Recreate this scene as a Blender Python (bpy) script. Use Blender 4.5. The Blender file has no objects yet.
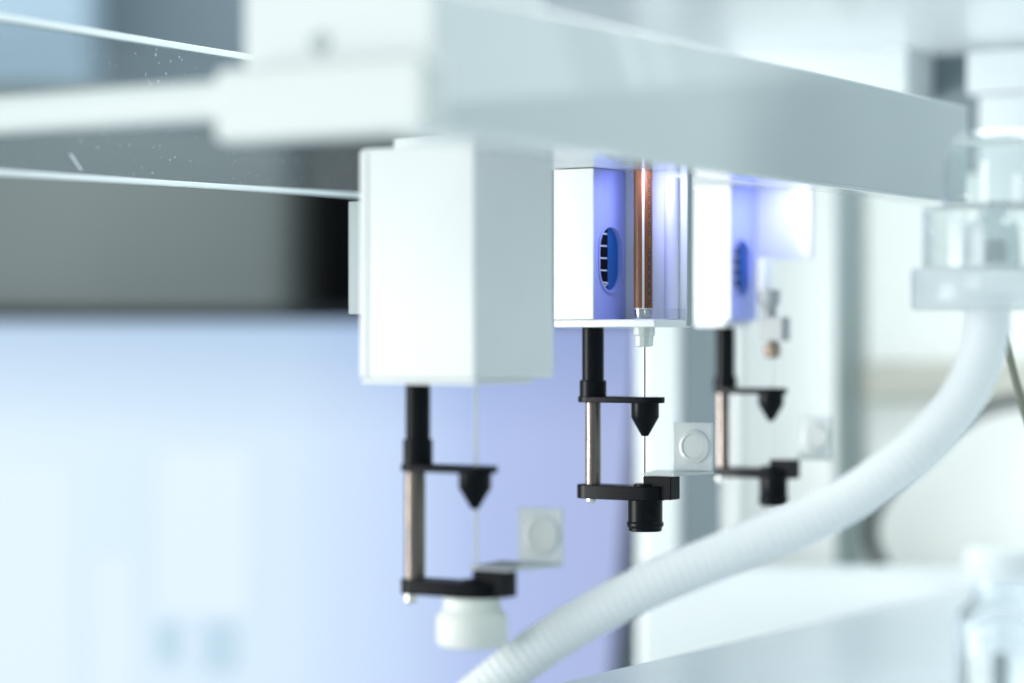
import bpy, bmesh, math, random
from mathutils import Vector, Matrix

random.seed(4)
S = bpy.context.scene
COL = S.collection
W, H = 1024, 683
LENS = 85.0
F = W * LENS / 36.0                    # focal length in pixels
CX, CY = 512.0, 341.5
FOCUS = 1.205
TH = math.atan((2000 - CX) / F)        # the gantry runs right and away at this angle
CT, ST = math.cos(TH), math.sin(TH)
E1 = Vector((CT, -ST, 0))              # local x: across the gantry, right and towards the camera
E2 = Vector((ST, CT, 0))               # local y: along the gantry, right and away


def P(px, py, d):
    return Vector(((px - CX) / F * d, d, (CY - py) / F * d))


class Frame:
    """Local frame turned with the gantry, standing at a point at distance d."""
    def __init__(self, px, py, d):
        self.o = P(px, py, d)

    def x(self, px, y=0.0):            # local x of a sight line on the plane local y
        k = (px - CX) / F
        o = self.o
        return (k * (o.y + y * CT) - o.x - y * ST) / (CT + k * ST)

    def y(self, px, x=0.0):
        k = (px - CX) / F
        o = self.o
        return (k * (o.y - x * ST) - o.x - x * CT) / (ST - k * CT)

    def depth(self, x, y):
        return self.o.y - x * ST + y * CT

    def z(self, py, x=0.0, y=0.0):
        return (CY - py) / F * self.depth(x, y) - self.o.z

    def r(self, w, x=0.0, y=0.0):
        return 0.5 * w / F * self.depth(x, y)


# ------------------------------------------------------------------ materials
def nodes_of(name):
    m = bpy.data.materials.new(name)
    m.use_nodes = True
    nt = m.node_tree
    return m, nt, nt.nodes['Principled BSDF']


def mat(name, col, rough=0.45, metal=0.0, spec=0.5, bump=0.0, bscale=400.0, var=0.0, vscale=30.0,
        emit=None, estr=0.0, coat=0.0, coat_ior=1.5, trans=0.0, ior=1.45, sss=0.0, stretch=None):
    m, nt, b = nodes_of(name)
    b.inputs['Base Color'].default_value = (*col, 1)
    b.inputs['Roughness'].default_value = rough
    b.inputs['Metallic'].default_value = metal
    b.inputs['Specular IOR Level'].default_value = spec
    b.inputs['Coat Weight'].default_value = coat
    b.inputs['Coat Roughness'].default_value = 0.03
    b.inputs['Coat IOR'].default_value = coat_ior
    b.inputs['Transmission Weight'].default_value = trans
    b.inputs['IOR'].default_value = ior
    if sss:
        b.inputs['Subsurface Weight'].default_value = sss
        b.inputs['Subsurface Scale'].default_value = 0.004
    if emit:
        b.inputs['Emission Color'].default_value = (*emit, 1)
        b.inputs['Emission Strength'].default_value = estr
    tc = nt.nodes.new('ShaderNodeTexCoord')
    mp = nt.nodes.new('ShaderNodeMapping')
    nt.links.new(tc.outputs['Object'], mp.inputs['Vector'])
    if stretch:
        mp.inputs['Scale'].default_value = stretch
    if var:
        n = nt.nodes.new('ShaderNodeTexNoise')
        n.inputs['Scale'].default_value = vscale
        n.inputs['Detail'].default_value = 5
        r = nt.nodes.new('ShaderNodeValToRGB')
        r.color_ramp.elements[0].position = 0.3
        r.color_ramp.elements[1].position = 0.7
        r.color_ramp.elements[0].color = (*[c * (1 - var) for c in col], 1)
        r.color_ramp.elements[1].color = (*[min(1, c * (1 + var * 0.4)) for c in col], 1)
        nt.links.new(mp.outputs['Vector'], n.inputs['Vector'])
        nt.links.new(n.outputs['Fac'], r.inputs['Fac'])
        nt.links.new(r.outputs['Color'], b.inputs['Base Color'])
        mr = nt.nodes.new('ShaderNodeMapRange')
        mr.inputs['To Min'].default_value = max(0.02, rough - 0.08)
        mr.inputs['To Max'].default_value = min(1, rough + 0.08)
        nt.links.new(n.outputs['Fac'], mr.inputs['Value'])
        nt.links.new(mr.outputs['Result'], b.inputs['Roughness'])
    if bump:
        n2 = nt.nodes.new('ShaderNodeTexNoise')
        n2.inputs['Scale'].default_value = bscale
        n2.inputs['Detail'].default_value = 3
        bp = nt.nodes.new('ShaderNodeBump')
        bp.inputs['Strength'].default_value = bump
        bp.inputs['Distance'].default_value = 0.0004
        nt.links.new(mp.outputs['Vector'], n2.inputs['Vector'])
        nt.links.new(n2.outputs['Fac'], bp.inputs['Height'])
        nt.links.new(bp.outputs['Normal'], b.inputs['Normal'])
    return m


def clear_mat(name, tint, glossrough=0.03, ior=1.45, haze=0.0, hazecol=(0.8, 0.85, 0.87), dust=False):
    """Thin clear plastic: tinted see-through plus a Fresnel reflection, optionally hazy and dusty."""
    m = bpy.data.materials.new(name)
    m.use_nodes = True
    nt = m.node_tree
    nt.nodes.clear()
    out = nt.nodes.new('ShaderNodeOutputMaterial')
    tr = nt.nodes.new('ShaderNodeBsdfTransparent')
    tr.inputs['Color'].default_value = (*tint, 1)
    gl = nt.nodes.new('ShaderNodeBsdfGlossy')
    gl.inputs['Roughness'].default_value = glossrough
    lw = nt.nodes.new('ShaderNodeLayerWeight')
    lw.inputs['Blend'].default_value = 0.5
    pw = nt.nodes.new('ShaderNodeMath')
    pw.operation = 'POWER'
    pw.inputs[1].default_value = 5.0
    fr = nt.nodes.new('ShaderNodeMath')
    fr.operation = 'MULTIPLY_ADD'
    fr.inputs[1].default_value = 0.9
    fr.inputs[2].default_value = ((ior - 1) / (ior + 1)) ** 2
    nt.links.new(lw.outputs['Facing'], pw.inputs[0])
    nt.links.new(pw.outputs[0], fr.inputs[0])
    mx = nt.nodes.new('ShaderNodeMixShader')
    df = nt.nodes.new('ShaderNodeBsdfTranslucent')
    df2 = nt.nodes.new('ShaderNodeBsdfDiffuse')
    for q in (df, df2):
        q.inputs['Color'].default_value = (*hazecol, 1)
    ad = nt.nodes.new('ShaderNodeMixShader')
    nt.links.new(df.outputs[0], ad.inputs[1])
    nt.links.new(df2.outputs[0], ad.inputs[2])
    ad.inputs[0].default_value = 0.6
    hz = nt.nodes.new('ShaderNodeMixShader')
    hz.inputs[0].default_value = haze
    nt.links.new(tr.outputs[0], hz.inputs[1])
    nt.links.new(ad.outputs[0], hz.inputs[2])
    if dust:
        tc = nt.nodes.new('ShaderNodeTexCoord')
        v = nt.nodes.new('ShaderNodeTexVoronoi')
        v.inputs['Scale'].default_value = 260
        no = nt.nodes.new('ShaderNodeTexNoise')
        no.inputs['Scale'].default_value = 14
        no.inputs['Detail'].default_value = 2
        ma = nt.nodes.new('ShaderNodeMath')
        ma.operation = 'MULTIPLY_ADD'
        ma.inputs[1].default_value = 1.3
        ma.inputs[2].default_value = -0.26
        lt = nt.nodes.new('ShaderNodeMath')
        lt.operation = 'LESS_THAN'
        sc = nt.nodes.new('ShaderNodeMath')
        sc.operation = 'MULTIPLY_ADD'
        sc.inputs[1].default_value = 0.4
        sc.inputs[2].default_value = haze
        nt.links.new(tc.outputs['Object'], v.inputs['Vector'])
        nt.links.new(tc.outputs['Object'], no.inputs['Vector'])
        nt.links.new(no.outputs['Fac'], ma.inputs[0])
        nt.links.new(v.outputs['Distance'], lt.inputs[0])
        sx_ = nt.nodes.new('ShaderNodeSeparateXYZ')
        nt.links.new(v.outputs['Color'], sx_.inputs[0])
        sub = nt.nodes.new('ShaderNodeMath')
        sub.operation = 'SUBTRACT'
        sub.inputs[1].default_value = 0.72
        nt.links.new(sx_.outputs['X'], sub.inputs[0])
        mu = nt.nodes.new('ShaderNodeMath')
        mu.operation = 'MULTIPLY'
        nt.links.new(sub.outputs[0], mu.inputs[0])
        nt.links.new(ma.outputs[0], mu.inputs[1])
        nt.links.new(mu.outputs[0], lt.inputs[1])
        nt.links.new(lt.outputs[0], sc.inputs[0])
        nt.links.new(sc.outputs[0], hz.inputs[0])
    nt.links.new(fr.outputs[0], mx.inputs[0])
    nt.links.new(hz.outputs[0], mx.inputs[1])
    nt.links.new(gl.outputs[0], mx.inputs[2])
    nt.links.new(mx.outputs[0], out.inputs['Surface'])
    return m


M = {}
M['white'] = mat('white_plastic', (0.80, 0.81, 0.81), 0.42, bump=0.05, bscale=900, var=0.03, vscale=25)
M['white_matt'] = mat('white_powder_coat', (0.80, 0.81, 0.80), 0.6, bump=0.1, bscale=700, var=0.04, vscale=8)
M['beam'] = mat('glossy_white_enamel', (0.62, 0.66, 0.67), 0.5, coat=1.0, coat_ior=2.5, var=0.02, vscale=12)
M['black'] = mat('black_anodised', (0.005, 0.006, 0.008), 0.30, spec=0.1, bump=0.08, bscale=1500, var=0.15, vscale=60)
M['steel'] = mat('brushed_steel', (0.17, 0.145, 0.13), 0.26, metal=1.0, bump=0.25, bscale=300, stretch=(6, 6, 0.3))
M['needle'] = mat('polished_steel', (0.45, 0.46, 0.47), 0.2, metal=1.0)
M['screw'] = mat('screw_steel', (0.75, 0.75, 0.75), 0.3, metal=0.8)
M['milky'] = clear_mat('milky_plastic', (0.86, 0.90, 0.91), 0.15, haze=0.75, hazecol=(0.74, 0.765, 0.76))
M['white_knob'] = mat('ivory_plastic', (0.80, 0.81, 0.77), 0.45, sss=0.2, bump=0.04)
M['clear'] = clear_mat('clear_acrylic', (0.965, 0.98, 0.98), 0.03, ior=1.55, haze=0.035)
M['frost'] = clear_mat('frosted_acrylic', (0.92, 0.95, 0.96), 0.1, haze=0.65, hazecol=(0.86, 0.89, 0.90))
M['smoke'] = clear_mat('smoked_acrylic', (0.78, 0.82, 0.84), 0.02, haze=0.05, dust=True)
M['smoke_edge'] = mat('cut_acrylic_edge', (0.85, 0.90, 0.92), 0.35, bump=0.3, bscale=250, emit=None)
M['amber'] = mat('amber_strip', (0.17, 0.056, 0.013), 0.45, coat=0.0, var=0.25, vscale=150, stretch=(1, 1, 0.25))
M['print'] = mat('dark_print', (0.03, 0.025, 0.03), 0.5)
M['lilac'] = mat('satin_lilac_metal', (0.66, 0.66, 0.86), 0.5, metal=0.0)
M['blue_lit_wall'] = mat('blue_lit_wall', (0.38, 0.43, 0.88), 0.35, bump=0.04, bscale=900)  # blue glow of the bay put into the wall colour
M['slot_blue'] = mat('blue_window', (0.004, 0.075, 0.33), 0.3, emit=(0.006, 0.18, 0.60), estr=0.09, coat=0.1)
M['slot_black'] = mat('black_scale', (0.004, 0.004, 0.007), 0.6, spec=0.1)
M['tick'] = mat('white_tick', (0.75, 0.8, 0.9), 0.4)
M['grey_fit'] = mat('grey_fitting', (0.33, 0.35, 0.355), 0.4, metal=0.0)
M['brass'] = mat('brown_ring', (0.30, 0.23, 0.18), 0.4, metal=0.3)
M['hose'] = mat('white_hose', (0.87, 0.885, 0.89), 0.5, sss=0.1)
M['bezel'] = mat('monitor_bezel', (0.008, 0.009, 0.012), 0.5, spec=0.2)
M['dark_panel'] = mat('dark_grey_panel', (0.165, 0.186, 0.188), 0.5, var=0.05, vscale=3)
M['dark_gap'] = mat('black_gap', (0.003, 0.003, 0.004), 0.8, spec=0.02)
M['grey_col'] = mat('grey_paint', (0.46, 0.53, 0.54), 0.5, var=0.06, vscale=5)
M['grey_blue'] = mat('grey_blue_paint_shade', (0.13, 0.17, 0.19), 0.5, var=0.05, vscale=4)
M['cream'] = mat('cream_paint', (0.78, 0.80, 0.78), 0.6, var=0.03, vscale=4)
M['soft_white'] = mat('off_white_paint', (0.58, 0.62, 0.635), 0.6, var=0.04, vscale=6)
M['grey_mid'] = mat('mid_grey_tone', (0.30, 0.35, 0.36), 0.5)
M['beige'] = mat('beige_tray', (0.50, 0.50, 0.45), 0.6, var=0.08, vscale=6)
M['bench'] = mat('bench_laminate', (0.69, 0.75, 0.79), 0.3, bump=0.1, bscale=500, var=0.05, vscale=10)
M['pale_blue'] = mat('pale_blue_fill', (0.52, 0.66, 0.80), 0.5, var=0.05, vscale=4)
M['wall'] = mat('blue_grey_wall', (0.24, 0.30, 0.35), 0.7, var=0.1, vscale=1.2)
M['cable'] = mat('dark_cable', (0.06, 0.07, 0.075), 0.5)
M['olive'] = mat('olive_tube', (0.20, 0.21, 0.16), 0.5)
M['opal'] = clear_mat('opal_acrylic', (0.8, 0.85, 0.87), 0.25, haze=0.93, hazecol=(0.82, 0.85, 0.86))  # hood made translucent so the added light above brightens it
M['glass'] = mat('clear_glass', (0.95, 0.98, 1.0), 0.02, trans=1.0, ior=1.45)
M['frost_white'] = mat('translucent_cap', (0.85, 0.88, 0.89), 0.4, sss=0.3)

# screen picture: pale blue to lavender
m, nt, b = nodes_of('screen_picture')
tc = nt.nodes.new('ShaderNodeTexCoord')
sp = nt.nodes.new('ShaderNodeSeparateXYZ')
nt.links.new(tc.outputs['Object'], sp.inputs[0])
mrx = nt.nodes.new('ShaderNodeMapRange')
mrx.inputs['From Min'].default_value = -0.207
mrx.inputs['From Max'].default_value = 0.323
nt.links.new(sp.outputs['X'], mrx.inputs['Value'])
rp = nt.nodes.new('ShaderNodeValToRGB')
els = rp.color_ramp.elements
els[0].position = 0.0; els[0].color = (0.66, 0.80, 0.91, 1)
els[1].position = 1.0; els[1].color = (0.355, 0.415, 0.68, 1)
e = els.new(0.45); e.color = (0.61, 0.75, 0.89, 1)
e = els.new(0.63); e.color = (0.50, 0.63, 0.87, 1)
e = els.new(0.76); e.color = (0.38, 0.47, 0.76, 1)
nt.links.new(mrx.outputs['Result'], rp.inputs['Fac'])
mrz = nt.nodes.new('ShaderNodeMapRange')
mrz.inputs['From Min'].default_value = 0.20
mrz.inputs['From Max'].default_value = 0.30
nt.links.new(sp.outputs['Z'], mrz.inputs['Value'])
mxc = nt.nodes.new('ShaderNodeMixRGB')
mxc.blend_type = 'MULTIPLY'
mxc.inputs['Color2'].default_value = (0.62, 0.70, 0.82, 1)
nt.links.new(mrz.outputs['Result'], mxc.inputs['Fac'])
nt.links.new(rp.outputs['Color'], mxc.inputs['Color1'])
nt.links.new(mxc.outputs['Color'], b.inputs['Emission Color'])
b.inputs['Emission Strength'].default_value = 0.98
b.inputs['Base Color'].default_value = (0.02, 0.02, 0.02, 1)
b.inputs['Roughness'].default_value = 0.5
M['screen'] = m
M['ui_white'] = mat('screen_window', (0.02, 0.02, 0.02), 0.5, emit=(0.70, 0.82, 0.905), estr=0.98)
M['ui_blue'] = mat('screen_button', (0.02, 0.02, 0.02), 0.5, emit=(0.48, 0.66, 0.79), estr=0.95)


# ------------------------------------------------------------------ mesh helpers
def box(bm, x0, x1, y0, y1, z0, z1):
    v = [bm.verts.new((x, y, z)) for x in (x0, x1) for y in (y0, y1) for z in (z0, z1)]
    for f in ((0, 1, 3, 2), (4, 6, 7, 5), (0, 4, 5, 1), (2, 3, 7, 6), (0, 2, 6, 4), (1, 5, 7, 3)):
        bm.faces.new([v[i] for i in f])


def hexa(bm, pts):                     # eight points: bottom loop then top loop
    v = [bm.verts.new(p) for p in pts]
    for f in ((3, 2, 1, 0), (4, 5, 6, 7), (0, 1, 5, 4), (1, 2, 6, 5), (2, 3, 7, 6), (3, 0, 4, 7)):
        bm.faces.new([v[i] for i in f])


def lathe(bm, cx, cy, prof, seg=40):
    rings = []
    for r, z in prof:
        if r <= 1e-6:
            rings.append([bm.verts.new((cx, cy, z))])
        else:
            rings.append([bm.verts.new((cx + r * math.cos(2 * math.pi * i / seg),
                                        cy + r * math.sin(2 * math.pi * i / seg), z)) for i in range(seg)])
    for a, c in zip(rings, rings[1:]):
        for i in range(seg):
            j = (i + 1) % seg
            if len(a) == 1 and len(c) == 1:
                continue
            if len(a) == 1:
                bm.faces.new((a[0], c[j], c[i]))
            elif len(c) == 1:
                bm.faces.new((a[i], a[j], c[0]))
            else:
                bm.faces.new((a[i], a[j], c[j], c[i]))
    for r_, rev in ((rings[0], True), (rings[-1], False)):
        if len(r_) > 1:
            bm.faces.new(r_[::-1] if rev else r_)


def cyl(bm, cx, cy, r, z0, z1, ch=0.0, seg=40):
    if z1 < z0:
        z0, z1 = z1, z0
    if ch:
        lathe(bm, cx, cy, [(r - ch, z0), (r, z0 + ch), (r, z1 - ch), (r - ch, z1)], seg)
    else:
        lathe(bm, cx, cy, [(r, z0), (r, z1)], seg)


def stadium(bm, x0, x1, yc, r, z0, z1, seg=16):
    """Flat bar with rounded ends along local x."""
    loop = []
    for i in range(seg + 1):
        a = math.pi / 2 + math.pi * i / seg
        loop.append((x0 + r + r * math.cos(a), yc + r * math.sin(a)))
    for i in range(seg + 1):
        a = -math.pi / 2 + math.pi * i / seg
        loop.append((x1 - r + r * math.cos(a), yc + r * math.sin(a)))
    lo = [bm.verts.new((x, y, z0)) for x, y in loop]
    hi = [bm.verts.new((x, y, z1)) for x, y in loop]
    n = len(loop)
    bm.faces.new(lo[::-1])
    bm.faces.new(hi)
    for i in range(n):
        j = (i + 1) % n
        bm.faces.new((lo[i], lo[j], hi[j], hi[i]))


def tube(bm, pts, rad, seg=20, caps=True):
    n = len(pts)
    up = Vector((0, 0.3, 1)).normalized()
    rings = []
    for i, p in enumerate(pts):
        t = (pts[min(i + 1, n - 1)] - pts[max(i - 1, 0)]).normalized()
        s = t.cross(up)
        if s.length < 1e-4:
            s = t.cross(Vector((1, 0, 0)))
        s.normalize()
        u = s.cross(t)
        r = rad(i) if callable(rad) else rad
        rings.append([bm.verts.new(p + (s * math.cos(2 * math.pi * k / seg) + u * math.sin(2 * math.pi * k / seg)) * r)
                      for k in range(seg)])
    for a, c in zip(rings, rings[1:]):
        for k in range(seg):
            j = (k + 1) % seg
            bm.faces.new((a[k], a[j], c[j], c[k]))
    if caps:
        bm.faces.new(rings[0][::-1])
        bm.faces.new(rings[-1])


def spline(ctrl, per=10):
    out = []
    n = len(ctrl)
    for i in range(n - 1):
        p0, p1, p2, p3 = ctrl[max(i - 1, 0)], ctrl[i], ctrl[i + 1], ctrl[min(i + 2, n - 1)]
        for k in range(per):
            t = k / per
            out.append(0.5 * ((2 * p1) + (p2 - p0) * t + (2 * p0 - 5 * p1 + 4 * p2 - p3) * t * t
                              + (3 * p1 - p0 - 3 * p2 + p3) * t ** 3))
    out.append(ctrl[-1])
    return out


def obj(name, bm, material, parent=None, bevel=0.0, seg=3, smooth=True):
    bmesh.ops.recalc_face_normals(bm, faces=bm.faces[:])
    me = bpy.data.meshes.new(name)
    bm.to_mesh(me)
    bm.free()
    me.materials.append(M[material])
    if smooth:
        me.shade_smooth()
        me.set_sharp_from_angle(angle=math.radians(35))
    o = bpy.data.objects.new(name, me)
    COL.objects.link(o)
    if parent:
        o.parent = parent
    if bevel:
        b = o.modifiers.new('edge', 'BEVEL')
        b.width = bevel
        b.segments = seg
        b.limit_method = 'ANGLE'
        b.angle_limit = math.radians(40)
        b.harden_normals = True
    return o


def tag(o, label=None, cat=None, group=None, kind=None):
    if label: o['label'] = label
    if cat: o['category'] = cat
    if group: o['group'] = group
    if kind: o['kind'] = kind
    return o


def empty(name, loc, rz=0.0):
    o = bpy.data.objects.new(name, None)
    o.empty_display_size = 0.02
    COL.objects.link(o)
    o.location = loc
    o.rotation_euler = (0, 0, rz)
    return o


def B():
    return bmesh.new()


def boxobj(name, mt, parent, x0, x1, y0, y1, z0, z1, bevel=0.0, seg=3):
    bm = B()
    box(bm, min(x0, x1), max(x0, x1), min(y0, y1), max(y0, y1), min(z0, z1), max(z0, z1))
    return obj(name, bm, mt, parent, bevel, seg)


ZT = 0.0875                            # underside of the carriage plate the heads hang from


# ------------------------------------------------------------------ injection heads
def fork(f, root, s):
    """Black post, steel rod, guide arm with cone, lower arm, needle and side bracket, all below the housing."""
    yb = 0.018
    X = lambda px, y=yb: f.x(px, y)
    xp = X(s['post'][0])
    xn = X(s['cone'][0])
    Z = lambda py, x: f.z(py, x, yb)
    R = lambda w, x: f.r(w, x, yb)
    bm = B(); cyl(bm, xp, yb, R(s['post'][1], xp), Z(s['post'][3], xp), Z(s['post'][2], xp))
    obj('post', bm, 'black', root)
    bm = B(); cyl(bm, xp, yb, R(s['collar'][0], xp), Z(s['collar'][2], xp), Z(s['collar'][1], xp), 0.0005)
    obj('collar', bm, 'black', root)
    a = s['arm']
    bm = B(); stadium(bm, X(a[0]), X(a[1]), yb, R(s['cone'][1] + 4, xn), Z(a[3], xn), Z(a[2], xn))
    obj('guide_arm', bm, 'black', root, 0.0004, 2)
    c = s['cone']
    zc0, zc1, zc2 = Z(c[2], xn), Z(c[3], xn), Z(c[4], xn)
    rc = R(c[1], xn)
    bm = B()
    lathe(bm, xn, yb, [(0.0008, zc2 + 0.0006), (0.0017, zc2), (rc * 0.94, zc1 - 0.0008), (rc, zc1), (rc, zc0)])
    obj('guide_cone', bm, 'black', root)
    r = s['rod']
    xr = X(r[0])
    bm = B(); cyl(bm, xr, yb, R(r[1], xr), Z(r[3], xr), Z(r[2], xr))
    obj('steel_rod', bm, 'steel', root)
    l = s['low']
    zl0, zl1 = Z(l[3], xn), Z(l[2], xn)
    bm = B(); stadium(bm, X(l[0]), X(l[1]), yb, R(s['cone'][1] + 4, xn), zl0, zl1)
    low = obj('lower_arm', bm, 'black', root, 0.0005, 2)
    bm = B(); lathe(bm, xn, yb, [(rc * 0.80, zl1 - 0.0004), (rc * 0.80, zl1 + 0.0012), (rc * 0.55, zl1 + 0.0012), (rc * 0.5, zl1 - 0.0004)])
    obj('needle_seat', bm, 'black', low)
    bm = B()
    xs = X(s['screw'][0]); rs = R(s['screw'][1], xs); zs = Z(s['screw'][2], xs)
    lathe(bm, xs, yb, [(0, zs), (rs * 0.6, zs + rs * 0.12), (rs, zs + rs * 0.5), (rs, zl0 + 0.0005)], 24)
    obj('end_screw', bm, 'screw', low)
    bk = s['block']
    xb0, xb1 = X(bk[0]), X(bk[1], yb + 0.0075)
    boxobj('clamp_block', 'black', root, xn, xb1, yb - 0.0025, yb + 0.0075, Z(bk[3], xb1), Z(bk[2], xb1), 0.0005)
    k = s['knob']
    if k[0] == 'black':
        xk = X(k[1]); rk = R(k[2], xk) * 1.05; z0, z1 = Z(k[4], xk), zl0
        bm = B()
        lathe(bm, xk, yb, [(rk * 0.85, z0), (rk * 0.9, z0 + 0.0006), (rk * 0.90, z0 + 0.0016), (rk * 0.99, z0 + 0.0028),
                           (rk * 0.99, z0 + 0.0042), (rk * 0.93, z0 + 0.005), (rk * 0.93, z1)])
        obj('vial_guide', bm, 'black', root)
    else:
        xk = X(k[1]); rk = R(k[2], xk); z0, z1 = Z(k[4], xk), zl0
        hh = z1 - z0
        bm = B()
        lathe(bm, xk, yb, [(rk * 0.88, z0), (rk * 0.97, z0 + hh * 0.05), (rk, z0 + hh * 0.14), (rk, z0 + hh * 0.56),
                           (rk * 0.96, z0 + hh * 0.66), (rk * 0.84, z0 + hh * 0.74), (rk * 0.80, z0 + hh * 0.78), (rk * 0.80, z1)], 48)
        obj('vial_guide', bm, 'white_knob', root)
    nd = s['needle']
    xq = X(nd[0])
    bm = B(); cyl(bm, xq, yb, R(nd[1], xq), zl1 - 0.002, Z(nd[2], xq), seg=16)
    obj('needle', bm, nd[3], root)
    # bracket: a thin shelf running back from the block and an upright square tab with a round boss
    t = s['tab']
    y1 = 0.040
    zt = Z(bk[2], xb1)
    xt0, xt1 = f.x(t[0], y1), f.x(t[1], y1)
    zt0, zt1 = f.z(t[3], xt0, y1), f.z(t[2], xt0, y1)
    bm = B()
    th = 0.0013
    za, zb = zt + 0.0003, zt0 - 0.0002
    q = [(X(bk[0]) - 0.004, yb - 0.001, za), (xb1 + 0.001, yb - 0.001, za), (xt1, y1 + 0.0018, zb - th), (xt0 - 0.010, y1 + 0.0018, zb - th)]
    hexa(bm, q + [(x_, y_, z_ + th) for x_, y_, z_ in q])
    obj('bracket_shelf', bm, 'milky', root)
    tab = boxobj('bracket_tab', 'milky', root, xt0, xt1, y1, y1 + 0.0018, zt0, zt1, 0.0006)
    bm = B()
    rr = (xt1 - xt0) * 0.5
    cx, cz = (xt0 + xt1) / 2 + rr * 0.1, (zt0 + zt1) / 2
    lathe(bm, 0, 0, [(rr * 0.78, -0.0002), (rr * 0.78, 0.0010), (rr * 0.72, 0.0014), (rr * 0.58, 0.0014), (rr * 0.54, 0.0007), (rr * 0.0, 0.0006)], 40)
    bmesh.ops.transform(bm, matrix=Matrix.Translation((cx, y1, cz)) @ Matrix.Rotation(math.radians(90), 4, 'X'), verts=bm.verts[:])
    obj('boss', bm, 'milky', tab)
    return xn, yb


def capsule_pts(yc, zc, r, h, n=14):
    pts = []
    for i in range(n + 1):
        a = math.pi * i / n
        pts.append((yc + r * math.cos(a), zc + h / 2 - r + r * math.sin(a)))
    for i in range(n + 1):
        a = math.pi + math.pi * i / n
        pts.append((yc + r * math.cos(a), zc - h / 2 + r + r * math.sin(a)))
    return pts


def open_housing(f, root, s):
    """White housing cut open at its corner: solid block on the left, back wall, floor; slotted inner wall."""
    xl = f.x(s['left'])
    xi = f.x(s['inner'])
    yd = 0.035
    top = ZT - f.o.z
    bm = B()
    box(bm, xl, xi - 0.004, 0.0012, yd, 0.004, top)               # block
    box(bm, xl, xi + 0.0002, 0, 0.0011, 0.004, top)               # front plate
    box(bm, xi - 0.0039, f.x(s['right'], yd), yd - 0.001, yd + 0.004, 0.0 if s['floor'] else f.z(258, 0, yd), top)      # back wall
    obj('housing', bm, 'white', root, 0.0008)
    bm = B()
    box(bm, xl, 0.0 if s['floor'] else xi - 0.003, 0.0, yd - 0.0012, 0.0, 0.0039)
    obj('floor_plate', bm, 'white', root, 0.0010)
    if s['floor']: boxobj('corner_lip', 'clear', root, -0.0012, 0.0, 0.0005, yd - 0.0015, 0.0041, 0.0095, 0.0004)
    if s['floor']:
        xr_ = f.x(s['right'], yd)
        boxobj('cover_edge', 'grey_mid', root, xr_ - 0.0002, xr_ + 0.0004, yd - 0.0008, yd + 0.0038, 0.0006, top, 0.0002)
    # inner wall with the oval slot
    sl = s['slot']
    y0, y1 = f.y(sl[0], xi), f.y(sl[1], xi)
    yc, rr = (y0 + y1) / 2, abs(y1 - y0) / 2
    z1, z0 = f.z(sl[2], xi, yc), f.z(sl[3], xi, yc)
    zc, hh = (z0 + z1) / 2, z1 - z0
    bm = B()
    outer = [(0.0012, 0.004), (yd - 0.0012, 0.004), (yd - 0.0012, top), (0.0012, top)]
    inner = capsule_pts(yc, zc, rr, hh)
    ed = []
    for lp in (outer, inner):
        vs = [bm.verts.new((xi, y, z)) for y, z in lp]
        ed += [bm.edges.new((vs[i], vs[(i + 1) % len(vs)])) for i in range(len(vs))]
    bmesh.ops.triangle_fill(bm, edges=ed, use_beauty=True)
    ext = bmesh.ops.extrude_face_region(bm, geom=bm.faces[:])
    vv = [g for g in ext['geom'] if isinstance(g, bmesh.types.BMVert)]
    bmesh.ops.translate(bm, vec=(-0.0038, 0, 0), verts=vv)
    wall = obj('inner_wall', bm, 'blue_lit_wall', root, smooth=False)
    # raised rim round the slot
    bm = B()
    inn, out = capsule_pts(yc, zc, rr, hh), capsule_pts(yc, zc, rr + 0.0009, hh + 0.0018)
    n = len(inn)
    a = [bm.verts.new((xi + 0.0001, y, z)) for y, z in inn]
    b_ = [bm.verts.new((xi + 0.0008, y, z)) for y, z in inn]
    c_ = [bm.verts.new((xi + 0.0008, y, z)) for y, z in out]
    d_ = [bm.verts.new((xi + 0.0001, y, z)) for y, z in out]
    for i in range(n):
        j = (i + 1) % n
        for p, q in ((a, b_), (b_, c_), (c_, d_), (d_, a)):
            bm.faces.new((p[i], p[j], q[j], q[i]))
    obj('slot_rim', bm, 'blue_lit_wall', wall)
    boxobj('slot_window', 'slot_blue', wall, xi - 0.0037, xi - 0.0017, yc - rr - 0.001, yc + rr + 0.001, z0 - 0.001, z1 + 0.001)
    bm = B()
    box(bm, xi - 0.0016, xi - 0.0011, yc - rr - 0.0005, yc - rr * 0.05, z0 + 0.0003, z1 - 0.0003)
    sc = obj('scale', bm, 'slot_black', wall)
    bm = B()
    for k in range(5):
        zz = z0 + hh * (0.13 + 0.19 * k)
        box(bm, xi - 0.0010, xi - 0.0008, yc - rr * 0.95, yc - rr * 0.15, zz - 0.00035, zz + 0.00035)
    for k in range(3):                                            # little figure at the scale's foot
        zz = z0 + hh * (0.05 + 0.03 * k)
        box(bm, xi - 0.0010, xi - 0.0008, yc - rr * (0.5 - 0.1 * k), yc - rr * (0.25 - 0.1 * k), zz, zz + 0.0006)
    obj('scale_marks', bm, 'tick', sc)
    # satin tube on the back wall
    if s['floor']:
        xc = f.x(s['tube'][0], yd - 0.0035)
        bm = B(); cyl(bm, xc, yd - 0.0042, f.r(s['tube'][1], xc, yd), 0.0042, top - 0.004)
        obj('guide_tube', bm, 'lilac', root)
    return xl, xi, yd, top


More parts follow.
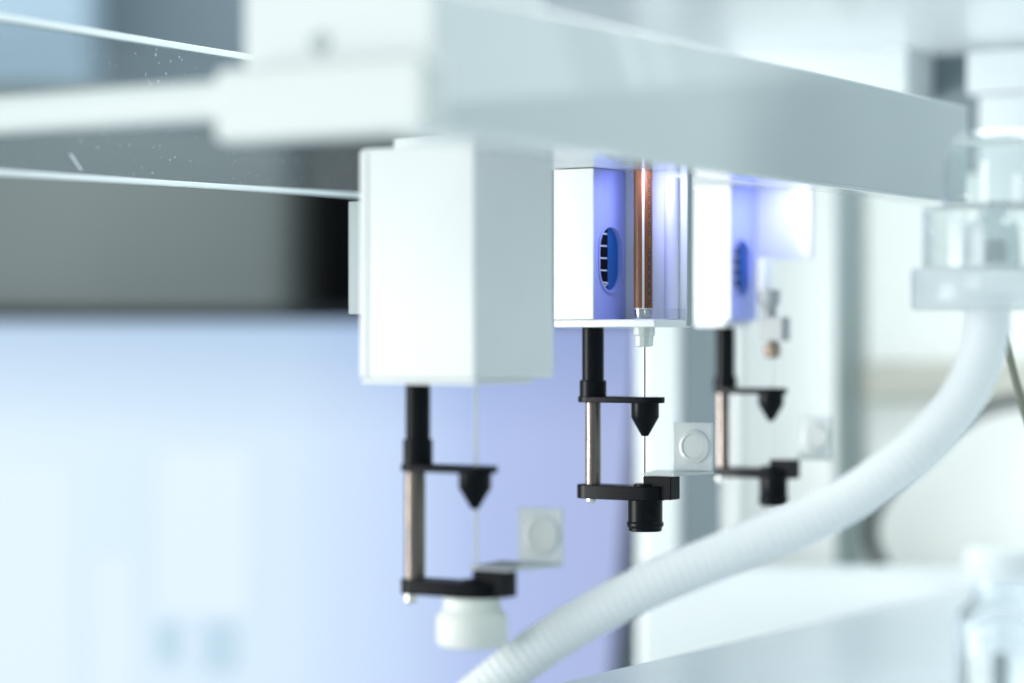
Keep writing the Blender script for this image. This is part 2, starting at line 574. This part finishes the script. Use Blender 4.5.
HX = [
    dict(corner=(475, 385, 1.0665), left=360, post=(418, 25, 380, 450), collar=(30, 439, 468), arm=(404, 495, 466, 473),
         cone=(475, 33, 472, 488, 509), rod=(415, 21, 472, 584), low=(404, 496, 582, 597), screw=(411, 13, 604),
         block=(478, 517, 572, 598), knob=('white', 472, 72, 597, 646), needle=(476, 3.6, 380, 'milky'),
         tab=(518, 562, 507, 561)),
    dict(corner=(655, 327, 1.2), left=553, floor=True, inner=593, right=688, slot=(599, 621, 227, 291), tube=(672, 14),
         post=(593, 22, 322, 385), collar=(27, 380, 398), arm=(580, 663, 397, 403), cone=(645, 28, 402, 417, 436),
         rod=(593, 15.5, 402, 487), low=(579, 664, 486, 500), screw=(591.5, 11, 503.5), block=(650, 680, 477, 500),
         knob=('black', 645, 36, 500, 531), needle=(644, 3.3, 325, 'needle'), tab=(673, 712, 422, 470)),
    dict(corner=(786, 327, 1.33), left=694, floor=False, inner=730, right=811, slot=(733, 749, 240, 296), tube=(797, 12),
         post=(725, 19, 322, 380), collar=(23, 376, 393), arm=(715, 786, 388, 394), cone=(771, 26, 393, 404, 421),
         rod=(723, 13, 393, 470), low=(716, 788, 468, 478), screw=(721, 10, 482), block=(776, 800, 460, 479),
         knob=('black', 773.5, 29, 478, 506), needle=(772, 2.2, 345, 'milky'), tab=(797, 831, 416, 457)),
]
GROUP = 'injection heads hanging under the beam'
LABELS = ['closed white injection head with ivory puck at its foot, nearest of the three',
          'sharp white injection head open at the corner around an amber striped syringe',
          'blurred open white injection head with grey clamp fitting, farthest of the three']
for i, s in enumerate(HX):
    f = Frame(*s['corner'])
    root = empty('injection_head', f.o, -TH)
    tag(root, LABELS[i], 'injection head', GROUP)
    if i == 0:
        xl = f.x(s['left'])
        yb_ = f.y(555)
        top = ZT - f.o.z
        hs = boxobj('housing', 'white', root, xl, 0, 0, yb_, 0.0022, top, 0.0018, 4)
        boxobj('floor_plate', 'white', root, xl + 0.0004, -0.0004, 0.0006, yb_ * 0.72, 0.0, 0.0021, 0.0006)
        # raised margin down the left of the front plate
        boxobj('front_margin', 'white', root, xl + 0.0002, f.x(368), -0.0008, 0.001, 0.003, top - 0.001, 0.0007)
        boxobj('back_plate', 'grey_mid', root, f.x(353, 0.06), xl + 0.012, 0.056, 0.060, f.z(314, xl, 0.06), f.z(199, xl, 0.06), 0.0006)  # white plate; the shade on it is put into the grey
        fork(f, root, s)
    else:
        xl, xi, yd, top = open_housing(f, root, s)
        xn, yb = fork(f, root, s)
        if i == 1:
            sx = f.x(643, yb)
            rb = f.r(18.5, sx, yb)
            zt = f.z(309, sx, yb)
            bm = B()
            lathe(bm, sx, yb, [(rb * 0.98, zt), (rb * 0.98, top - 0.0002)], 40)
            sy = obj('syringe_barrel', bm, 'white', root)
            # two amber strips wrapped on the barrel
            for (p0, p1) in ((633.4, 641.6), (643.9, 652.4)):
                bm = B()
                a0 = (p0 - 643) / 9.25; a1 = (p1 - 643) / 9.25
                ang = lambda q: -math.pi / 2 + math.asin(max(-0.985, min(0.985, q))) + TH
                lo, hi, lo2, hi2 = [], [], [], []
                for k in range(9):
                    t = ang(a0) + (ang(a1) - ang(a0)) * k / 8
                    for rr, l, h in ((rb * 1.03, lo, hi), (rb * 0.985, lo2, hi2)):
                        x, y = sx + rr * math.cos(t), yb + rr * math.sin(t)
                        l.append(bm.verts.new((x, y, zt + 0.0004)))
                        h.append(bm.verts.new((x, y, top - 0.0003)))
                for k in range(8):
                    bm.faces.new((lo[k], lo[k + 1], hi[k + 1], hi[k]))
                    bm.faces.new((lo2[k + 1], lo2[k], hi2[k], hi2[k + 1]))
                obj('amber_strip', bm, 'amber', sy)
            # printed dashes down the right-hand strip
            bm = B()
            t = ang((649.4 - 643) / 9.25)
            for k in range(46):
                zz = top - 0.004 - k * 0.00145
                h = 0.0009
                if 20 < k < 24 or 14 < k < 16:
                    continue
                if 26 <= k <= 40:
                    h = 0.00145
                w = 0.26 if k % 3 else 0.36
                q = []
                for tt in (t - w, t + w * 0.4):
                    for hz in (zz, zz - h):
                        q.append(bm.verts.new((sx + rb * 1.045 * math.cos(tt), yb + rb * 1.045 * math.sin(tt), hz)))
                bm.faces.new((q[0], q[1], q[3], q[2]))
            obj('print_marks', bm, 'print', sy)
            bm = B()
            for k in range(60):                                   # faint graduation ticks on the left strip
                zz = top - 0.004 - k * 0.0011
                t0, t1 = ang(-0.62), ang(-0.30 if k % 5 == 0 else -0.42)
                q = []
                for tt in (t0, t1):
                    for hz in (zz, zz - 0.00028):
                        q.append(bm.verts.new((sx + rb * 1.05 * math.cos(tt), yb + rb * 1.05 * math.sin(tt), hz)))
                bm.faces.new((q[0], q[1], q[3], q[2]))
            obj('graduation', bm, 'print', sy)
            bm = B()
            lathe(bm, sx, yb, [(rb * 0.86, 0.004), (rb * 0.95, zt - 0.002), (rb * 0.95, zt - 0.0002)], 40)
            obj('syringe_ferrule', bm, 'needle', sy)
            bm = B()
            x2 = f.x(644, yb)
            zz = lambda py: f.z(py, x2, yb)
            R_ = lambda w: f.r(w, x2, yb)
            lathe(bm, x2, yb, [(R_(10), zz(347)), (R_(18), zz(346)), (R_(19), zz(336)), (R_(22), zz(334.5)), (R_(22), zz(318))], 12)
            obj('luer_hub', bm, 'milky', root, smooth=False)
            bm = B()
            lathe(bm, x2, yb, [(R_(7), zz(345)), (R_(11), zz(328)), (R_(11), zz(320))], 24)
            obj('needle_hub', bm, 'white_knob', root)
        else:
            zz = lambda py: f.z(py, xn, yb)
            x2 = f.x(769, yb)
            R_ = lambda w: f.r(w, x2, yb)
            bm = B(); cyl(bm, f.x(763, yb), yb, R_(17), zz(292), zz(258))
            obj('syringe_barrel', bm, 'white', root)
            bm = B(); lathe(bm, x2, yb, [(R_(12), zz(312)), (R_(15), zz(307)), (R_(22), zz(303)), (R_(23), zz(290))], 32)
            fit = obj('grey_cap', bm, 'grey_fit', root)
            boxobj('clamp_body', 'grey_fit', root, f.x(763, yb), f.x(786, yb), yb - 0.0052, yb + 0.006, zz(341), zz(317), 0.0006)
            bm = B(); cyl(bm, x2, yb, R_(15), zz(346), zz(309))
            obj('clamp_stem', bm, 'grey_fit', root)
            bm = B(); lathe(bm, f.x(772, yb), yb, [(R_(12), zz(358)), (R_(17), zz(355)), (R_(17), zz(346)), (R_(11), zz(341))], 32)
            obj('ring_nut', bm, 'brass', root)
        # the lamp strip at the top of the open bay, lit
        lx = (xi + f.x(s['right'], yd)) / 2
        ld = bpy.data.lights.new('bay_lamp', 'AREA')
        ld.shape = 'RECTANGLE'
        ld.size, ld.size_y = 0.010, 0.010
        ld.color = (0.52, 0.55, 1.0)
        ld.energy = 0.031
        lo_ = bpy.data.objects.new('bay_lamp', ld)
        COL.objects.link(lo_)
        lo_.parent = root
        lo_.location = (-0.004, 0.0055, top - 0.001)
        lo_.rotation_euler = (math.radians(20), 0, 0)

# ------------------------------------------------------------------ gantry beam
f = Frame(440, 132, 0.88)
g = empty('gantry_beam', f.o, -TH)
tag(g, 'long glossy white gantry beam with blocky end cap above the injection heads', 'gantry beam')
YE = f.y(974)
zb0 = 0.0
zb1 = f.z(-17)
xb = f.x(232)
bm = B()
box(bm, -0.010, -0.004, 0.004, YE, zb0, zb1)
obj('face_panel', bm, 'beam', g, 0.0012)
bm = B()
box(bm, xb + 0.004, -0.0105, 0.02, YE - 0.002, ZT - f.o.z + 0.0005, ZT - f.o.z + 0.006)
box(bm, xb - 0.055, xb + 0.0035, 0.19, YE - 0.02, ZT - f.o.z + 0.0005, ZT - f.o.z + 0.006)
obj('carriage_plate', bm, 'white', g, 0.0008)
boxobj('back_rail', 'white', g, xb + 0.006, xb + 0.020, 0.02, YE - 0.004, ZT - f.o.z + 0.0065, zb1 - 0.004, 0.001)
boxobj('lower_lip', 'beam', g, -0.024, -0.0034, 0.006, YE + 0.0005, -0.0008, 0.0010, 0.0006)
ze = f.z(56)
boxobj('end_cap', 'white_matt', g, xb, 0.0016, -0.012, 0.0038, zb0 - 0.0005, ze, 0.0035, 5)
up = boxobj('upper_housing', 'white', g, f.x(243, 0.004), -0.0048, 0.0036, f.y(546, -0.0048), ze + 0.0005, ze + 0.12, 0.0025, 4)
bm = B()
lathe(bm, 0, 0, [(0.0042, 0.0), (0.0042, 0.0016), (0.0034, 0.0022), (0.0018, 0.0022), (0.0016, 0.0010), (0, 0.0010)], 28)
bmesh.ops.transform(bm, matrix=Matrix.Translation((f.x(320, 0.004), 0.004, f.z(42, f.x(320), 0.0))) @ Matrix.Rotation(math.radians(90), 4, 'X'), verts=bm.verts[:])
obj('cap_screw', bm, 'soft_white', up)
# crossbar running left from the end cap
bm = B()
zc = f.z(101, xb, 0)
box(bm, xb - 0.36, xb + 0.004, -0.0095, 0.0035, zc - 0.0075, zc + 0.0075)
obj('crossbar', bm, 'white_matt', g, 0.005, 5)
# end block at the far end
bm = B()

f2 = Frame(966, 95, 1.48)
r2 = empty('support_block', f2.o, -TH)
tag(r2, 'stepped white support block at the far right end of the beam', 'support block')
bm = B()
box(bm, 0, 0.045, 0, 0.05, 0.0, f2.z(52))
box(bm, f2.x(978), 0.045, 0.0004, 0.05, f2.z(205), -0.0003)
obj('block_body', bm, 'soft_white', r2, 0.002)

# ------------------------------------------------------------------ smoked acrylic panel behind the crossbar
f = Frame(0, 172, 1.084)
a = empty('acrylic_panel', f.o, -TH)
tag(a, 'dusty smoked acrylic panel with bright cut edges behind the crossbar', 'acrylic panel')
zt = f.z(18)
y0, y1 = -0.22, f.y(470)
rise = 0.0042 / f.y(357)
zr = lambda y: rise * y


def strip(bm_, x0, x1, za, zb, fixed_top=None):
    lo = [(x0, y0, za + zr(y0)), (x1, y0, za + zr(y0)), (x1, y1, za + zr(y1)), (x0, y1, za + zr(y1))]
    hi = [(p_[0], p_[1], fixed_top if fixed_top else zb + zr(p_[1])) for p_ in lo]
    hexa(bm_, lo + hi)


bm = B(); strip(bm, -0.004, 0.0, 0.0012, 0, zt - 0.0012)
obj('sheet', bm, 'smoke', a, smooth=False)
bm = B(); strip(bm, -0.0042, 0.0002, -0.0014, 0.0011)
obj('cut_edge', bm, 'smoke_edge', a, 0.0004)
boxobj('cut_edge', 'smoke_edge', a, -0.0048, 0.0002, y0, y1, zt - 0.0011, zt + 0.0022, 0.0004)
# small scratched sticker marks
bm = B()
for (q0, q1, w) in (((69, 154), (80, 170), 0.0005),):
    p, q = (f.y(q0[0]), f.z(q0[1], 0, f.y(q0[0]))), (f.y(q1[0]), f.z(q1[1], 0, f.y(q1[0])))
    v = [bm.verts.new((0.0002, yy, zz_)) for yy, zz_ in ((p[0], p[1]), (p[0] + w * 2, p[1]), (q[0] + w * 2, q[1]), (q[0], q[1]))]
    v2 = [bm.verts.new((0.0006, yy.co.y, yy.co.z)) for yy in v]
    for i in range(4):
        j = (i + 1) % 4
        bm.faces.new((v[i], v[j], v2[j], v2[i]))
    bm.faces.new(v2)
obj('scratch', bm, 'smoke_edge', a)

# ------------------------------------------------------------------ canopy, bracket
f = Frame(560, 0, 1.25)
c = empty('hood_canopy', f.o, -TH)
tag(c, 'wide white underside of the hood above the beam', 'hood')
bm = B(); box(bm, -0.13, 0.24, 0.0, 1.2, 0.006, 0.012)
obj('canopy_panel', bm, 'opal', c, 0.002)
boxobj('canopy_shade', 'grey_blue', c, 0.018, 0.22, 0.372, 0.39, -0.07, 0.0055, 0.002)  # dark panel put in for the grey shadow beside the bracket
f = Frame(907, 78, 1.50)
br = empty('mounting_bracket', f.o, -TH)
tag(br, 'white mounting bracket with a small hex screw above the beam', 'bracket')
bp_ = boxobj('bracket_plate', 'soft_white', br, f.x(735), 0, 0, 0.05, -0.01, f.z(29), 0.0015)
bm = B()
lathe(bm, 0, 0, [(0.0042, -0.0002), (0.0042, 0.002), (0.0034, 0.0026), (0.0020, 0.0026), (0.0018, 0.0012), (0, 0.0012)], 6)
bmesh.ops.transform(bm, matrix=Matrix.Translation((f.x(826), 0, f.z(47, f.x(826)))) @ Matrix.Rotation(math.radians(90), 4, 'X'), verts=bm.verts[:])
obj('hex_screw', bm, 'grey_fit', bp_, smooth=False)

# ------------------------------------------------------------------ monitor and dark cabinet behind
D = 2.0
r = empty('display_monitor', P(250, 683, D))
tag(r, 'lit monitor showing a pale blue picture behind the nearest head', 'monitor')
L = lambda px, py, dy=0.0: P(px, py, D) + Vector((0, dy, 0)) - r.location
bm = B()
tl, tr_, br_, bl = L(-260, 322), L(640, 322), L(606, 760), L(-260, 760)
bk = Vector((0, 0.008, 0))
hexa(bm, [bl, br_, br_ + bk, bl + bk, tl, tr_, tr_ + bk, tl + bk])
sc = obj('screen', bm, 'screen', r, smooth=False)
bm = B()
tl, tr_, br_, bl = L(-276, 309, 0.003), L(657, 309, 0.003), L(621, 776, 0.003), L(-276, 776, 0.003)
bk = Vector((0, 0.025, 0))
hexa(bm, [bl, br_, br_ + bk, bl + bk, tl, tr_, tr_ + bk, tl + bk])
obj('monitor_shell', bm, 'bezel', r, 0.003)


def ui(px0, py0, px1, py1, mt, name):
    bm_ = B()
    p, q = L(px0, py0, -0.0012), L(px1, py1, -0.0004)
    box(bm_, p.x, q.x, p.y, q.y, q.z, p.z)
    return obj(name, bm_, mt, sc, smooth=False)


ui(-120, 470, 66, 740, 'ui_white', 'picture_window')
ui(96, 560, 128, 720, 'ui_white', 'picture_window')
ui(160, 452, 246, 612, 'ui_white', 'picture_window')
ui(156, 622, 182, 664, 'ui_blue', 'picture_button')
ui(204, 622, 238, 672, 'ui_blue', 'picture_button')

r = empty('dark_cabinet', P(160, 309, 2.04))
tag(r, 'dark grey cabinet front above the monitor', 'cabinet')
L = lambda px, py, d=2.04: P(px, py, d) - r.location
p, q = L(-300, 80), L(336, 340)
bm = B()
lo, hi = [], []
for k in range(41):
    t = k / 40
    xx = p.x + (q.x - p.x) * t
    yy = 0.0 if t < 0.4 else 0.30 * ((t - 0.4) / 0.6) ** 2  # curve added so the front darkens towards the right
    lo.append((xx, yy)); hi.append((xx, yy))
lo = lo + [(q.x, 0.4), (p.x, 0.4)]
v0 = [bm.verts.new((x_, y_, q.z)) for x_, y_ in lo]
v1 = [bm.verts.new((x_, y_, p.z)) for x_, y_ in lo]
bm.faces.new(v0[::-1]); bm.faces.new(v1)
for k in range(len(v0)):
    k2 = (k + 1) % len(v0)
    bm.faces.new((v0[k], v0[k2], v1[k2], v1[k]))
obj('cabinet_front', bm, 'dark_panel', r)
p, q = L(310, 80, 2.2), L(640, 340, 2.2)
bm = B(); box(bm, p.x + 0.012, q.x, 0.17, 0.4, q.z, p.z)
obj('gap_shade', bm, 'dark_gap', r)  # solid block in place of a gap, its shade put into the black

# ------------------------------------------------------------------ white equipment cases on the right


def case(name, label, cat, px0, px1, py0, py1, d, mt, depth=0.3, bev=0.004, extra=None):
    rr = empty(name, P((px0 + px1) / 2, py1, d))
    tag(rr, label, cat)
    p_, q_ = P(px0, py0, d) - rr.location, P(px1, py1, d) - rr.location
    boxobj('body', mt, rr, p_.x, q_.x, 0, depth, q_.z, p_.z, bev)
    return rr


case('white_column', 'narrow white column just right of the monitor', 'column', 641, 681, 130, 720, 1.60, 'soft_white', 0.05)
case('recessed_cabinet', 'blue grey recessed cabinet between the white column and tall white case', 'cabinet', 668, 762, 130, 720, 1.76, 'grey_blue', 0.05)
case('instrument_case', 'tall white instrument case behind the farthest injection head', 'case', 738, 836, 130, 720, 1.66, 'white_matt', 0.2)
case('grey_post', 'grey vertical post right of the tall white case', 'post', 824, 874, 130, 720, 1.78, 'grey_col', 0.05)
k = case('storage_case', 'wide cream case with a beige band behind the hose', 'case', 866, 1300, 130, 720, 1.76, 'cream', 0.2)
p, q = P(862, 362, 1.76) - k.location, P(1300, 402, 1.76) - k.location
boxobj('band', 'beige', k, p.x, q.x, -0.012, 0.02, q.z, p.z, 0.003)

case('low_case', 'low white case standing along the back of the bench', 'case', 638, 1300, 566, 780, 1.585, 'soft_white', 0.01)
# ------------------------------------------------------------------ bench
f = Frame(700, 648, 1.3)
bch = empty('lab_bench', f.o, -TH)
tag(bch, 'pale blue grey laboratory bench top in the lower right corner', 'bench')
boxobj('bench_top', 'bench', bch, 0, 0.9, -0.75, 1.2, -0.03, 0.0, 0.003)

# ------------------------------------------------------------------ hose, fitting, cables
HD = 1.08
ctrl = [(988, 292, HD), (985, 340, HD), (968, 388, HD), (938, 430, HD), (896, 468, HD), (826, 512, 1.085), (740, 548, 1.09),
        (640, 590, 1.095), (560, 634, 1.10), (492, 684, 1.10), (420, 745, 1.10)]
pts = spline([P(*q) for q in ctrl], 60)
acc = [0.0]
for u_, v_ in zip(pts, pts[1:]):
    acc.append(acc[-1] + (v_ - u_).length)
bm = B()
tube(bm, pts, lambda i: 0.0103 + 0.00026 * math.sin(2 * math.pi * acc[i] / 0.0040), 24)
h = obj('corrugated_hose', bm, 'hose')
tag(h, 'thick white corrugated hose sweeping down from the clear fitting', 'hose')

o = P(1000, 310, HD)
r = empty('hose_fitting', o)
tag(r, 'clear round hose fitting with domed cup at the right edge', 'hose fitting')
px = lambda w: w / F * HD
zz = lambda py: (CY - py) / F * HD - o.z
bm = B(); lathe(bm, 0, 0, [(px(86), zz(310)), (px(88), zz(307)), (px(88), zz(271)), (px(86), zz(268))], 64)
obj('collar', bm, 'frost', r)
bm = B(); lathe(bm, 0, 0, [(px(77), zz(268)), (px(77), zz(210)), (px(74), zz(206)), (px(58), zz(205)), (px(58), zz(207.5)), (px(71), zz(209)), (px(73), zz(212)), (px(73), zz(268))], 64)
obj('clear_body', bm, 'clear', r)
bm = B(); lathe(bm, 0, 0, [(px(57), zz(205)), (px(57), zz(172)), (px(55), zz(156)), (px(51), zz(145)), (px(45), zz(137)), (px(37), zz(132)), (px(36), zz(134)), (px(43), zz(139)), (px(49), zz(147)), (px(53), zz(157)), (px(54.5), zz(172)), (px(54.5), zz(205))], 64)
cup = obj('clear_cup', bm, 'clear', r)
bm = B(); lathe(bm, 0, 0, [(0, zz(143)), (px(44), zz(143)), (px(45), zz(141)), (0, zz(140))], 48)
obj('cup_disc', bm, 'frost', cup)
bm = B(); cyl(bm, px(-5), 0, px(11), zz(262), zz(240), 0.0005)
obj('inner_stub', bm, 'cable', r)
bm = B(); lathe(bm, px(-8), 0, [(px(28), zz(268)), (px(26), zz(225)), (px(14), zz(218)), (px(14), zz(206))], 40)
obj('inner_tube', bm, 'frost', r)

bm = B()
tube(bm, spline([P(x, y, 1.70) for x, y in ((1060, 400), (1010, 402), (965, 418), (915, 458), (880, 500), (871, 535), (884, 568), (908, 590))], 12), 0.0055, 16)
tag(obj('drain_cable', bm, 'cable'), 'thin dark grey cable curving behind the hose', 'cable')
bm = B()
tube(bm, spline([P(x, y, 1.14) for x, y in ((1000, 300), (1006, 340), (1015, 378), (1030, 430), (1050, 480))], 12), 0.0019, 16)
tag(obj('feed_tube', bm, 'olive'), 'thin olive tube hanging under the clear hose fitting', 'tube')

# ------------------------------------------------------------------ glass vial
VD = 1.0
o = P(1003, 683, VD)
o.z = bch.location.z + 0.0
r = empty('glass_vial', o)
tag(r, 'clear glass vial with translucent white cap on the bench', 'vial')
px = lambda w: w / F * VD
zz = lambda py: (CY - py) / F * VD - o.z
bm = B()
lathe(bm, 0, 0, [(0, 0.0004), (px(42), 0.0004), (px(46), 0.003), (px(46), zz(628)), (px(43), zz(612)), (px(31), zz(600)), (px(29), zz(592)), (px(29), zz(576)),
                 (px(26), zz(576)), (px(26), zz(593)), (px(28), zz(602)), (px(40), zz(614)), (px(43), zz(628)), (px(43), 0.005), (0, 0.004)], 56)
obj('vial_body', bm, 'glass', r)
bm = B()
lathe(bm, 0, 0, [(px(37), zz(578)), (px(39), zz(575)), (px(39), zz(552)), (px(36), zz(548)), (0, zz(547))], 48)
obj('vial_cap', bm, 'frost_white', r)
bm = B(); cyl(bm, px(-4), 0, px(8), 0.006, zz(652), 0.001)
obj('inner_insert', bm, 'grey_col', r)

case('blue_fill_panel', 'pale blue panel added as bluish brightness far behind the smoked panel at the left edge', 'cabinet', -300, 85, -120, 120, 2.45, 'pale_blue', 0.1)  # added panel, its pale blue stands in for bluish brightness
# ------------------------------------------------------------------ wall behind everything
bm = B(); box(bm, -2.5, 2.5, 2.6, 2.65, -1.2, 1.6)
tag(obj('wall', bm, 'wall', smooth=False), kind='structure')


# ------------------------------------------------------------------ lights
def area(name, loc, target, sx, sy, power, col):
    d = bpy.data.lights.new(name, 'AREA')
    d.shape = 'RECTANGLE'
    d.size, d.size_y = sx, sy
    d.energy = power
    d.color = col
    o_ = bpy.data.objects.new(name, d)
    COL.objects.link(o_)
    o_.location = loc
    v = Vector(target) - Vector(loc)
    o_.rotation_euler = v.to_track_quat('-Z', 'Y').to_euler()
    return o_


area('key_lamp', (-1.5, 0.95, -0.06), (0.0, 1.25, 0.0), 0.9, 0.8, 13.5, (1.0, 0.98, 0.975))
area('front_lamp', (-1.2, -0.2, 0.35), (0.0, 1.2, 0.0), 0.8, 0.8, 7.6, (1.0, 0.975, 0.975))
bl_ = area('back_fill', (-0.65, 1.22, -0.14), (0.75, 1.80, 0.0), 0.4, 0.4, 1.2, (1.0, 1.0, 0.98))  # added light aimed at the cases on the right
bl_.data.spread = math.radians(52)
area('canopy_fill', (0.45, 1.6, 0.75), (0.45, 1.6, 0.1), 0.9, 0.9, 18, (0.95, 1.0, 1.0))  # added light above the hood, makes the translucent panel glow
rl_ = area('case_fill', (0.95, 1.22, 0.0), (0.48, 1.76, -0.06), 0.35, 0.35, 0.85, (1.0, 1.0, 0.98))  # added unseen light to brighten the background cases
rl_.data.spread = math.radians(72)
# added unseen light panes, mirrored in the upper part of the glossy beam face
pa, pb = Vector((0.694, 1.224, 0.166)), Vector((0.863, 1.736, 0.231))
ax = (pb - pa).normalized()
nz = Vector((0.86, 0.5, -0.12))
nz = (nz - ax * nz.dot(ax)).normalized()      # lamp shines along -nz
ay = nz.cross(ax).normalized()
if ay.z < 0:
    ay = -ay
hg = 0.34
yy_ = nz.cross(ax)
for t0, t1, k in ((-0.25, 0.266, 0.95), (0.267, 0.377, 0.5), (0.378, 0.402, 1.6), (0.403, 0.436, 0.5), (0.437, 0.458, 1.6), (0.459, 1.2, 0.62)):
    wd = (pb - pa).length * (t1 - t0)
    ctr = pa + (pb - pa) * ((t0 + t1) / 2) + ay * hg / 2
    sl_ = area('side_fill', ctr, (0, 0, 0), wd, hg, 1.95 * wd * hg * k, (0.92, 0.99, 1.0))
    sl_.rotation_euler = Matrix((ax, yy_, nz)).transposed().to_euler()

w = bpy.data.worlds.new('World')
S.world = w
w.use_nodes = True
bg = w.node_tree.nodes['Background']
bg.inputs['Color'].default_value = (0.71, 0.93, 0.955, 1)
bg.inputs['Strength'].default_value = 0.575

# ------------------------------------------------------------------ camera
cd = bpy.data.cameras.new('camera')
co = bpy.data.objects.new('camera', cd)
COL.objects.link(co)
co.rotation_euler = (math.radians(90), 0, 0)
cd.lens = LENS
cd.sensor_width = 36
cd.clip_start = 0.05
cd.clip_end = 50
cd.dof.use_dof = True
cd.dof.focus_distance = FOCUS
cd.dof.aperture_fstop = 2.2
S.camera = co

S.view_settings.view_transform = 'Standard'
S.view_settings.look = 'None'
S.view_settings.exposure = 0.12
S.view_settings.gamma = 1.0
S.cycles.use_denoising = True
S.cycles.max_bounces = 10
S.cycles.transparent_max_bounces = 16
S.cycles.sample_clamp_indirect = 6.0
